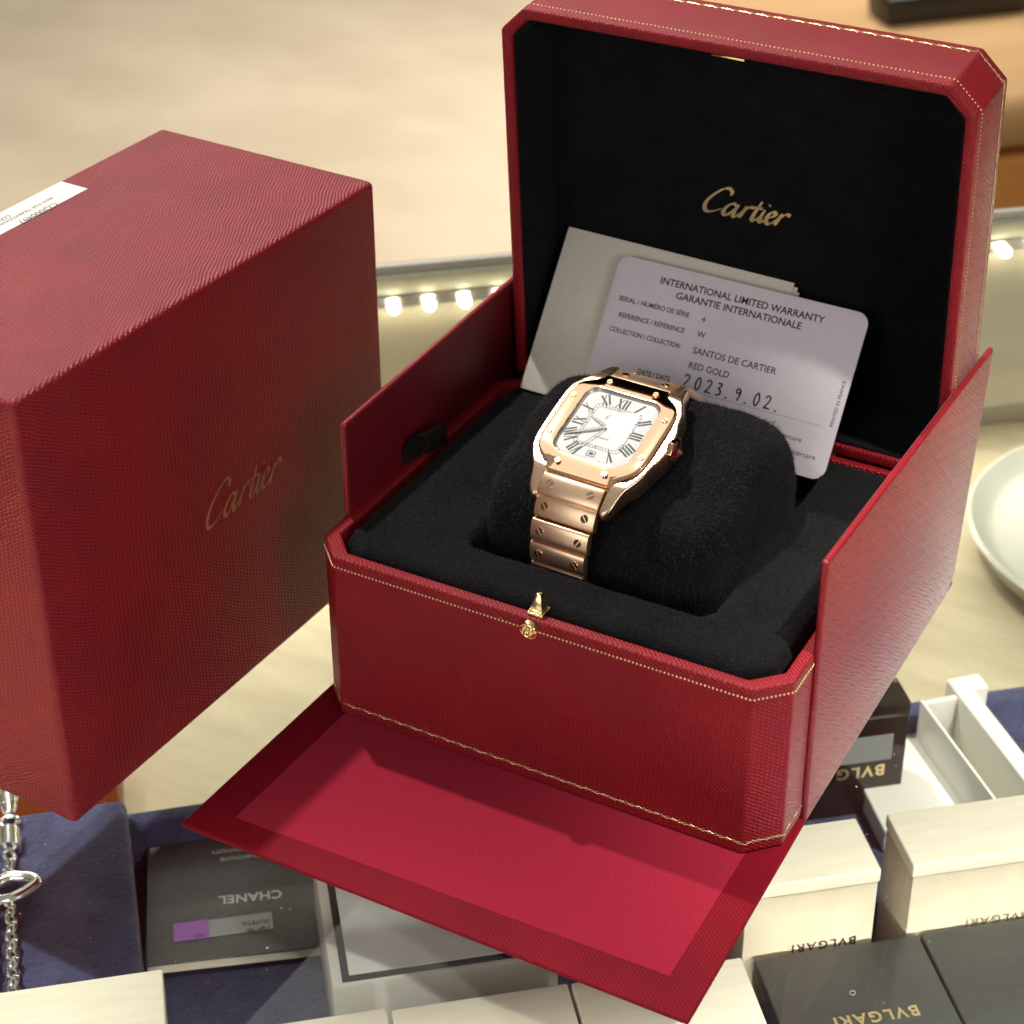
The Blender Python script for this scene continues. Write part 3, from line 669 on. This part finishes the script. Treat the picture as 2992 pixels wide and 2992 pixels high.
# gilt dotted line near the mouth, garland near the back edge
sides = [(2, 3), (3, 4), (4, 5), (1, 2), (5, 0)]
def lid_walk(step, v):
    r = []
    for i, j in sides:
        a, c = V((*lo[i], 0)), V((*lo[j], 0)); d = c - a; Ln = d.length; d.normalize(); k = max(1, int(round(Ln/step)))
        nn = V((d.y, -d.x, 0))
        for q in range(k): r.append((a + d*(Ln*(q+.5)/k), d, nn))
    return r
b = MB()
for p, d, nn in lid_walk(.135, 0): b.sphere(ML @ (p + nn*.003 + V((0, 0, .40))), .036, 6, 4)
b.build('gilt_beading', M_foil, ld, world=True, smooth=True)
b = MB()
for p, d, nn in lid_walk(.57, 0):
    c = p + nn*.012 + V((0, 0, T-.42)); z_ = V((0, 0, 1)); r = .06
    b.tube([ML @ (c + d*r*cos(t*pi/5) + z_*r*sin(t*pi/5)) for t in range(10)], .012, 5, True)
    for sg in (-1, 1):
        for s2 in (-1, 1): b.tube([ML @ (c + d*sg*.06), ML @ (c + d*sg*.26 + z_*s2*.055)], .010, 5)
    b.tube([ML @ (c + d*.17), ML @ (c + d*.40)], .010, 5)
b.build('gilt_garland', M_foil, ld, world=True, smooth=True)
b = MB(); b.box(-.55, .55, L-.47, L-.40, .05, .42, M=ML); b.build('catch_plate', M_gold, ld, world=True, bevel=.02)
b = MB(); b.cyl((-4.5, yh, zh-.05), (4.5, yh, zh-.05), .10, None, 12); b.build('hinge', M_gold, wb, world=True, smooth=True)

# ================================================================== pillow in the well
pl = thing('watch_pillow', 'round black plush pillow filling the well under the watch', 'cushion', (.4, 4.9, 3.5))
prof = catmull([(y, z, 0) for y, z in ((1.15, 3.6), (1.05, 5.2), (1.12, 6.6), (1.45, 7.6), (2.1, 8.22), (3.2, 8.62), (4.4, 9.1), (5.4, 9.36), (6.3, 9.36), (7.2, 8.98), (8.1, 8.05), (8.6, 6.8), (8.7, 5.2), (8.6, 3.6))], 5)
X0, X1 = -3.95, 4.2; cy, cz = 4.9, 5.2; nxp = 60
def pil(i, j):
    t = -1 + 2*i/nxp; t = math.copysign(abs(t)**.6, t)
    s_ = (max(0, 1-abs(t)**7))**(1/2.6) if abs(t) < 1 else 0.0
    s_ = .58 + .42*s_ if abs(t) < 1 else .58
    y, z = prof[j].x, prof[j].y; y = cy + (y-cy)*s_; z = cz + (z-cz)*s_ if z > cz else z
    x = X0 + (X1-X0)*(t+1)/2
    p = V((x, y, z)); q = noise.noise(p*1.3)*.05 + noise.noise(p*4)*.015
    return p + V((0, (y-cy)*.12, max(0, z-cz)*.12))*q*2
P = [[pil(i, j) for j in range(len(prof))] for i in range(nxp+1)]
b = MB(); m_ = len(prof); b.v = [tuple(p) for r in P for p in r]
b.f = [(i*m_+j, (i+1)*m_+j, (i+1)*m_+j+1, i*m_+j+1) for i in range(nxp) for j in range(m_-1)] + [tuple(range(m_)), tuple(range((nxp+1)*m_-1, nxp*m_-1, -1))]
b.m = [0]*len(b.f)
bmx = bmesh.new(); mt_ = bpy.data.meshes.new('t'); mt_.from_pydata(b.v, [], b.f); bmx.from_mesh(mt_); bmesh.ops.recalc_face_normals(bmx, faces=bmx.faces)
tri = [(f.verts[0].co.copy(), f.verts[1].co.copy(), f.verts[2].co.copy(), f.normal.copy(), f.calc_area(), [v.co.copy() for v in f.verts]) for f in bmx.faces]
bmx.free(); bpy.data.meshes.remove(mt_)
sgn = 1 if sum(t_[3].dot(t_[0]-V((.4, 4.9, 5.5))) for t_ in tri) > 0 else -1
wts = [t_[4] for t_ in tri]
picks = random.choices(range(len(tri)), wts, k=30000); it_ = iter(picks)
def rnd_pil():
    t_ = tri[next(it_)]; q = t_[5]
    if len(q) == 4:
        u_, v_ = random.random(), random.random(); p = (q[0]*(1-u_)+q[1]*u_)*(1-v_) + (q[3]*(1-u_)+q[2]*u_)*v_
    else: 
        c = sum(q, V())/len(q); a = random.choice(range(len(q))); r1_, r2_ = sorted((random.random(), random.random())); p = q[a]*r1_ + q[a-1]*(r2_-r1_) + c*(1-r2_)
    return p, t_[3]*sgn
fb = fibres(rnd_pil, 30000, .16, .017); b.add(fb.v, fb.f, 1)
b.build('plush_pillow', [M_suede, M_fibre], pl, world=True, smooth=True)

# ================================================================== card and its wallet
wl = thing('card_wallet', 'cream folded card holder leaning in the open lid behind the printed card', 'card wallet', (-6.667, 9.226, 6.42), (.949, .03, .012))
b = MB(); b.box(0, 8.36, 0, 5.836, -.03, .03); b.build('front_leaf', M_paper, wl, bevel=.015)
b = MB(); b.box(.02, 8.50, 0, 5.72, -.08, -.04); b.build('inner_leaf', M_paper, wl, bevel=.015)
b = MB(); b.box(0, 8.58, 0, 5.58, -.14, -.09); b.build('back_leaf', M_paper, wl, bevel=.015)
cd = thing('warranty_card', 'lilac grey printed warranty card with a handwritten date, rounded corners', 'card', (-4.308, 8.776, 6.288), (.949, .019, .012))
CK = Matrix.Diagonal((.986, .986, 1, 1))
cw, chh, cr = 9.07, 5.72, .42
rr = []
for cx_, cy_, a0 in ((cw-cr, chh-cr, 0), (cr, chh-cr, 90), (cr, cr, 180), (cw-cr, cr, 270)): rr += [(cx_+cr*cos(rad(a0+k*15)), cy_+cr*sin(rad(a0+k*15))) for k in range(7)]
b = MB(); b.prism(rr, -.04, .04); b.xform(CK).build('card_body', M_card, cd, bevel=.012)
def ct_(txt, x, y, size, x1=None, bold=.0, rot=0.0):
    M = Matrix.Translation((x, y, .042)) @ Matrix.Rotation(rot, 4, 'Z')
    mb = text_mb(txt, size, M, depth=.003, bold=bold)
    if x1 is not None:
        w_ = max(p[0] for p in mb.v) - x; s_ = (x1-x)/w_; mb.v = [(x+(p[0]-x)*s_, p[1], p[2]) for p in mb.v]
    return mb
b = join(ct_('INTERNATIONAL LIMITED WARRANTY', 1.66, 5.06, .235, 7.62, .006), ct_('GARANTIE INTERNATIONALE', 2.36, 4.68, .235, 6.92, .006),
         ct_('SERIAL / NUMÉRO DE SÉRIE', .38, 4.16, .165, 3.02, .004), ct_('REFERENCE / RÉFÉRENCE', .54, 3.60, .165, 3.01, .004), ct_('COLLECTION / COLLECTION', .36, 3.06, .165, 3.0, .004),
         ct_('4', 3.48, 4.12, .20), ct_('W', 3.48, 3.60, .20, None, .004), ct_('SANTOS DE CARTIER', 3.49, 3.02, .225, 6.52, .003), ct_('RED GOLD', 3.49, 2.50, .225, 4.97, .003),
         ct_('DATE / DATE', 1.79, 1.88, .165, 3.0, .004), ct_('years of', 6.10, 1.36, .17, 6.98), ct_('Cartiercare', 6.85, 1.06, .17, 8.0), ct_('Cartiercare', 7.42, .62, .17, 8.62),
         ct_('PRINTED IN FRANCE', 8.90, 1.80, .12, None, 0, pi/2))
for k in range(40): b.box(4.3+k*.106, 4.36+k*.106, 1.745, 1.76, .041, .0425)
b.xform(CK).build('print', M_ink, cd)
hand = {'2': [(0, .75), (.12, .95), (.33, .85), (.28, .55), (.05, .12), (0, .03), (.2, .06), (.42, .02)], '0': [(.2, .95), (.04, .6), (.1, .1), (.28, .08), (.4, .5), (.3, .9), (.18, .92)],
        '3': [(.05, .9), (.3, .92), (.3, .7), (.15, .55), (.33, .4), (.3, .1), (.02, .05)], '9': [(.35, .8), (.15, .9), (.05, .65), (.22, .55), (.36, .75), (.34, .4), (.2, .0)], '.': [(-.05, .06), (.08, .0), (.16, .02)]}
b = MB(); x_ = 3.50
for ch, adv in zip('2023.9.02.', (.52, .50, .46, .46, .40, .48, .36, .50, .50, .1)):
    s_ = .46 if ch != '.' else .3
    b.tube([V((x_ + p.x*s_*1.02, 1.84 + p.y*s_, .048)) for p in catmull([(x, y, 0) for x, y in hand[ch]], 5)], .026, 5); x_ += adv*.80
b.xform(CK).build('handwriting', M_ink, cd, smooth=True)

# ================================================================== the wristwatch
ww = thing('wristwatch', 'rose gold square wristwatch with silver roman dial strapped round black pillow', 'wristwatch', (-.389, 3.17, 9.823), (.345, -.010, -.053))
def mirror4(q): return q + [(-x, y) for x, y in reversed(q)] 
def halfw(y):                               # mid-case half width
    y = abs(y); T_ = [(0, 2.02), (.9, 2.0), (1.3, 1.93), (1.65, 1.76), (1.9, 1.60), (2.2, 1.50), (2.5, 1.44), (2.66, 1.36), (2.76, 1.26)]
    for (a, wa), (c, wc) in zip(T_, T_[1:]):
        if y <= c: return wa + (wc-wa)*(y-a)/(c-a)
    return T_[-1][1]
def bend(y): return -.13*max(0, abs(y)-1.0)**2 * 1.15
b = MB(); rows = [-2.76+i*.12 for i in range(47)]; g = 1.07
top, bot = [], []
for y in rows:
    wl_, wr_ = halfw(y), halfw(y) + (.16*max(0, 1-(abs(y)/.85)**2)**.7 if abs(y) < .85 else 0)
    xs_ = (-wl_, -g, g, wr_); zt = -.10 + bend(y); zb = -.86 + bend(y)*.75 + .28*max(0, (abs(y)-1.6)/1.16)
    o_ = len(b.v); b.v += [(x, y, (-.27 if abs(x) == g and abs(y) < 1.75 else zt)) for x in xs_] + [(x, y, zb) for x in xs_]; top.append(o_)
cell = lambda i, k: k != 1 or (abs(rows[i]) < 2.06 and abs(rows[i+1]) < 2.06)
for i in range(len(rows)-1):
    for k in range(3):
        if not cell(i, k): continue
        a, c = top[i]+k, top[i+1]+k
        b.f += [(a, a+1, c+1, c), (a+4, c+4, c+5, a+5)]
        if k == 0 or not cell(i, k-1): b.f.append((a, c, c+4, a+4))
        if k == 2 or not cell(i, k+1): b.f.append((a+1, a+5, c+5, c+1))
        if i == 0 or not cell(i-1, k): b.f.append((a, a+4, a+5, a+1))
        if i == len(rows)-2 or not cell(i+1, k): b.f.append((c, c+1, c+5, c+4))
b.m = [0]*len(b.f)
b.build('case', M_bezel, ww, bevel=.07, seg=3, ang=50)
q = catmull([(1.08, -2.03, 0), (1.10, -1.90, 0), (1.22, -1.74, 0), (1.45, -1.58, 0), (1.68, -1.35, 0), (1.79, -1.0, 0), (1.81, -.5, 0), (1.81, 0, 0), (1.81, .5, 0), (1.79, 1.0, 0), (1.68, 1.35, 0), (1.45, 1.58, 0), (1.22, 1.74, 0), (1.10, 1.90, 0), (1.08, 2.03, 0)], 4)
right = [(p.x, p.y) for p in q]; outl = right + [(-x, y) for x, y in reversed(right)]
def rrect(hx, hy, r, n=10):
    o_ = []
    for cx_, cy_, a0 in ((hx-r, -hy+r, -90), (hx-r, hy-r, 0), (-hx+r, hy-r, 90), (-hx+r, -hy+r, 180)):
        o_ += [(cx_ + r*cos(rad(a0+k*90/n)), cy_ + r*sin(rad(a0+k*90/n))) for k in range(n+1)]
    return o_
def match(P, n):                            # resample a closed outline by angle so rings pair up
    res = []
    for a in [2*pi*(k+.5)/n for k in range(n)]:
        d = V((cos(a), sin(a))); best = 0
        for i in range(len(P)):
            p, s_ = V(P[i]), V(P[(i+1) % len(P)]) - V(P[i]); den = d.x*s_.y - d.y*s_.x
            if abs(den) < 1e-9: continue
            t_ = (p.x*s_.y - p.y*s_.x)/den; u_ = (p.x*d.y - p.y*d.x)/den
            if -1e-6 <= u_ <= 1+1e-6 and t_ > best: best = t_
        res.append((d.x*best, d.y*best))
    return res
NB = 160; ob = match(outl, NB); ib = match(rrect(1.30, 1.36, .42), NB)
bendb = lambda y: -.115*max(0, abs(y)-.95)**2*1.2
b = MB(); lay = [(1.0, 1.0, -.12), (1.0, 1.0, -.03), (.985, .985, -.004), (.972, .972, 0.0), (.95, .95, 0.0)]
vs = []
for sx_, sy_, z in lay: vs += [V((x*sx_, y*sy_, z + bendb(y))) for x, y in ob]
vs += [V((x*1.02, y*1.02, bendb(y)*.8+.004)) for x, y in ib] + [V((x*1.005, y*1.005, bendb(y)*.8)) for x, y in ib] + [V((x, y, -.03)) for x, y in ib] + [V((x*.985, y*.985, -.17)) for x, y in ib]
fs = [(k*NB+i, k*NB+(i+1) % NB, (k+1)*NB+(i+1) % NB, (k+1)*NB+i) for k in range(8) for i in range(NB)]
b.add(vs, fs); b.build('bezel', M_bz, ww, smooth=True)
b = MB(); r0 = [(x*.986, y*.986) for x, y in ib]; r1_ = [(x*.945, y*.945) for x, y in ib]
b.add([V((x, y, -.05)) for x, y in r0] + [V((x, y, -.135)) for x, y in r1_], [(i, (i+1) % NB, NB+(i+1) % NB, NB+i) for i in range(NB)]); b.build('rehaut', M_rehaut, ww, smooth=True)
for sx_, sy_ in ((-1.589, .786), (-.802, 1.692), (.802, 1.692), (1.589, .786), (1.589, -.786), (.802, -1.692), (-.802, -1.692), (-1.589, -.786)):
    z = bendb(sy_)+.012; b = MB(); a = random.uniform(0, pi); d = V((cos(a), sin(a), 0)); n_ = V((-d.y, d.x, 0)); c = V((sx_, sy_, z-.02))
    for s2 in (-1, 1):                      # two half discs leave the slot open
        pts = [c + n_*s2*.016 + d*.088*cos(t_) + n_*s2*(.072)*sin(t_) for t_ in [pi*k/10 for k in range(11)]]
        vs = pts + [p + V((0, 0, .05)) for p in pts]; k_ = len(pts)
        b.add(vs, [tuple(range(k_, 2*k_)) if s2 > 0 else tuple(range(2*k_-1, k_-1, -1))] + [(i, (i+1) % k_, k_+(i+1) % k_, k_+i) for i in range(k_)])
    b.build('screw', M_rose, ww)
# dial with numerals, minute track, hands
zd = -.13
b = MB(); b.prism(match(rrect(1.25, 1.31, .40), 96), zd-.05, zd); dl = b.build('dial', M_dial, ww)
b = MB()
def bar(b, p, q, wd, z=zd+.004, M=None):
    p, q = V((*p, 0)), V((*q, 0)); d = (q-p).normalized(); n_ = V((-d.y, d.x, 0))*wd/2
    vs = [p-n_, p+n_, q+n_, q-n_]; vs = [V((v.x, v.y, z)) for v in (vs if M is None else [M @ v for v in vs])]
    b.add(vs, [(3, 2, 1, 0)])
NUM = ['XII', 'I', 'II', 'III', 'IIII', 'V', 'VI', 'VII', 'VIII', 'IX', 'X', 'XI']
for k, tx in enumerate(NUM):
    if k == 6: continue                     # the date window takes its place
    a = pi/2 - k*pi/6; d = V((cos(a), sin(a), 0)); tt = .985/max(abs(d.x)/1.0, abs(d.y)/1.04) if k % 3 else (1.0 if k in (3, 9) else 1.05)
    if k == 6 : tt = 1.08
    c = V((d.x*tt, d.y*tt, 0)); M = Matrix.Translation(c) @ Matrix.Rotation(a-pi/2, 4, 'Z')
    wds = {'X': .22, 'V': .22, 'I': .105}; tot = sum(wds[x] for x in tx); x_ = -tot/2; hh = .19 if k % 3 == 0 else .21
    for g_ in tx:
        w_ = wds[g_]; xc = x_ + w_/2
        if g_ == 'I': bar(b, (xc, -hh), (xc, hh), .068, M=M)
        elif g_ == 'V': bar(b, (xc-.07, hh), (xc, -hh), .068, M=M); bar(b, (xc+.07, hh), (xc, -hh), .03, zd+.0045, M=M)
        else: bar(b, (xc-.075, hh), (xc+.075, -hh), .068, M=M); bar(b, (xc+.075, hh), (xc-.075, -hh), .03, zd+.0045, M=M)
        x_ += w_
b.build('numerals', M_ink, dl)
b = MB()
for hx, hy in ((.80, .84), (.70, .74)):
    P = match(rrect(hx, hy, .12), 80)
    for i in range(80): bar(b, P[i], P[(i+1) % 80], .012)
for k in range(60):
    a = 2*pi*k/60; d = V((cos(a), sin(a))); t_ = 1/max(abs(d.x)/.80, abs(d.y)/.84); t2 = 1/max(abs(d.x)/.70, abs(d.y)/.74)
    bar(b, d*t2, d*t_, .035 if k % 5 == 0 else .012, zd+.005)
b.build('minute_track', M_ink, dl)
b = MB(); 
for p, q2 in (((-.13, -1.17), (.13, -1.17)), ((.13, -1.17), (.13, -.97)), ((.13, -.97), (-.13, -.97)), ((-.13, -.97), (-.13, -1.17))): bar(b, p, q2, .022, zd+.007)
b.box(-.065, .07, -1.115, -1.02, zd+.004, zd+.008); b.build('date_window', M_ink, dl)
M0 = Matrix.Translation((0, -.40, zd+.004)); b = text_mb('AUTOMATIC', .062, Matrix.Translation((0, -.44, zd+.003)), .002, 'CENTER'); b.build('dial_print', M_ink, dl)
b = script_mb(.085, Matrix.Translation((-.27, .36, zd+.003)), depth=.004, nib=.2, thin=.08); b.build('dial_signature', M_ink, dl)
def hand_mb(tip, wd, z, tail=.16, c=(0, .03)):
    b = MB(); c = V((*c, 0)); t_ = V((*tip, 0)); d = (t_-c).normalized(); n_ = V((-d.y, d.x, 0)); Ln = (t_-c).length
    P = [c - d*tail - n_*.02, c - n_*wd*.5, c + d*Ln*.35 - n_*wd*.62, c + d*Ln*.72 - n_*wd*.5, t_, c + d*Ln*.72 + n_*wd*.5, c + d*Ln*.35 + n_*wd*.62, c + n_*wd*.5, c - d*tail + n_*.02]
    b.prism([(p.x, p.y) for p in P], z, z+.012); return b
hand_mb((-.72, .27), .085, zd+.030).build('hour_hand', M_hand, dl)
hand_mb((-1.10, -.62), .075, zd+.046).build('minute_hand', M_hand, dl)
hand_mb((-.52, -1.12), .022, zd+.062, .3).build('second_hand', M_hand, dl)
b = MB(); b.cyl((0, .03, zd), (0, .03, zd+.08), .055, .045, 14); b.build('hand_hub', M_hand, dl)
b = MB(); NC = 96; cr_ = match(rrect(1.285, 1.345, .42), NC); vs = []
for s_, z in ((1.0, -.05), (1.0, -.012), (.975, .003), (.6, .006)): vs += [V((x*s_, y*s_, z + .040*y*s_)) for x, y in cr_]
vs.append(V((0, 0, .0075)))
b.add(vs, [(k*NC+i, k*NC+(i+1) % NC, (k+1)*NC+(i+1) % NC, (k+1)*NC+i) for k in range(3) for i in range(NC)] + [(3*NC+i, 3*NC+(i+1) % NC, 4*NC) for i in range(NC)])
b.build('crystal', M_crystal, ww, smooth=True)
# crown
b = MB(); cc = V((2.02, .08, -.38)); b.cyl(cc, cc + V((.12, 0, 0)), .25, .40, 14); b.cyl(cc + V((.12, 0, 0)), cc + V((.27, 0, 0)), .42, .42, 7); b.cyl(cc + V((.27, 0, 0)), cc + V((.36, 0, 0)), .42, .22, 7)
crn = b.build('crown', M_rose, ww, bevel=.02)
b = MB(); b.cyl(cc + V((.36, 0, 0)), cc + V((.46, 0, 0)), .18, .05, 8); b.build('cabochon', M_gold, crn)
# bracelet: every link its own part, two slotted screws each
links = [(-.02, -2.36, -.47, 26, 2.08), (-.06, -2.80, -.98, 46, 2.05), (-.10, -3.30, -1.54, 58, 1.97), (-.13, -3.62, -2.20, 70, 1.88), (-.15, -3.80, -2.92, 80, 1.82), (-.16, -3.86, -3.66, 88, 1.78),
         (.0, 2.32, -.55, -30, 2.08), (.0, 2.82, -1.02, -46, 2.05), (.0, 3.28, -1.60, -56, 1.97), (.0, 3.66, -2.22, -62, 1.88), (0, 4.0, -2.88, -66, 1.82)]
for x, y, z, pitch, wd in links:
    M = Matrix.Translation((x, y, z)) @ Matrix.Rotation(rad(pitch if y < 0 else pitch), 4, 'X')
    b = MB(); k_ = 10; P = [(-.352, -.13), (.352, -.13)] + [(.352*cos(pi*t/k_), .02 + .13*sin(pi*t/k_)**.6) for t in range(k_+1)]
    Mx = Matrix(((0, 0, 1, 0), (1, 0, 0, 0), (0, 1, 0, 0), (0, 0, 0, 1)))
    b.prism(P, -wd/2, wd/2, M=M @ Mx)
    lk = b.build('bracelet_link', M_brush, ww, bevel=.018, ang=40)
    for s_ in (-1, 1):
        b = MB(); c = V((s_*.69*wd/2.05, 0.02, .135)); a = random.uniform(.3, 2.6); d = V((cos(a), sin(a), 0)); n_ = V((-d.y, d.x, 0))
        for s2 in (-1, 1):
            pts = [c + n_*s2*.020 + d*.125*cos(t_) + n_*s2*.105*sin(t_) for t_ in [pi*k/10 for k in range(11)]]
            vs = [M @ p for p in pts] + [M @ (p + V((0, 0, .045))) for p in pts]; kk = len(pts)
            b.add(vs, [tuple(range(kk, 2*kk)) if s2 > 0 else tuple(range(2*kk-1, kk-1, -1))] + [(i, (i+1) % kk, kk+(i+1) % kk, kk+i) for i in range(kk)])
        b.build('screw', M_rose, lk)
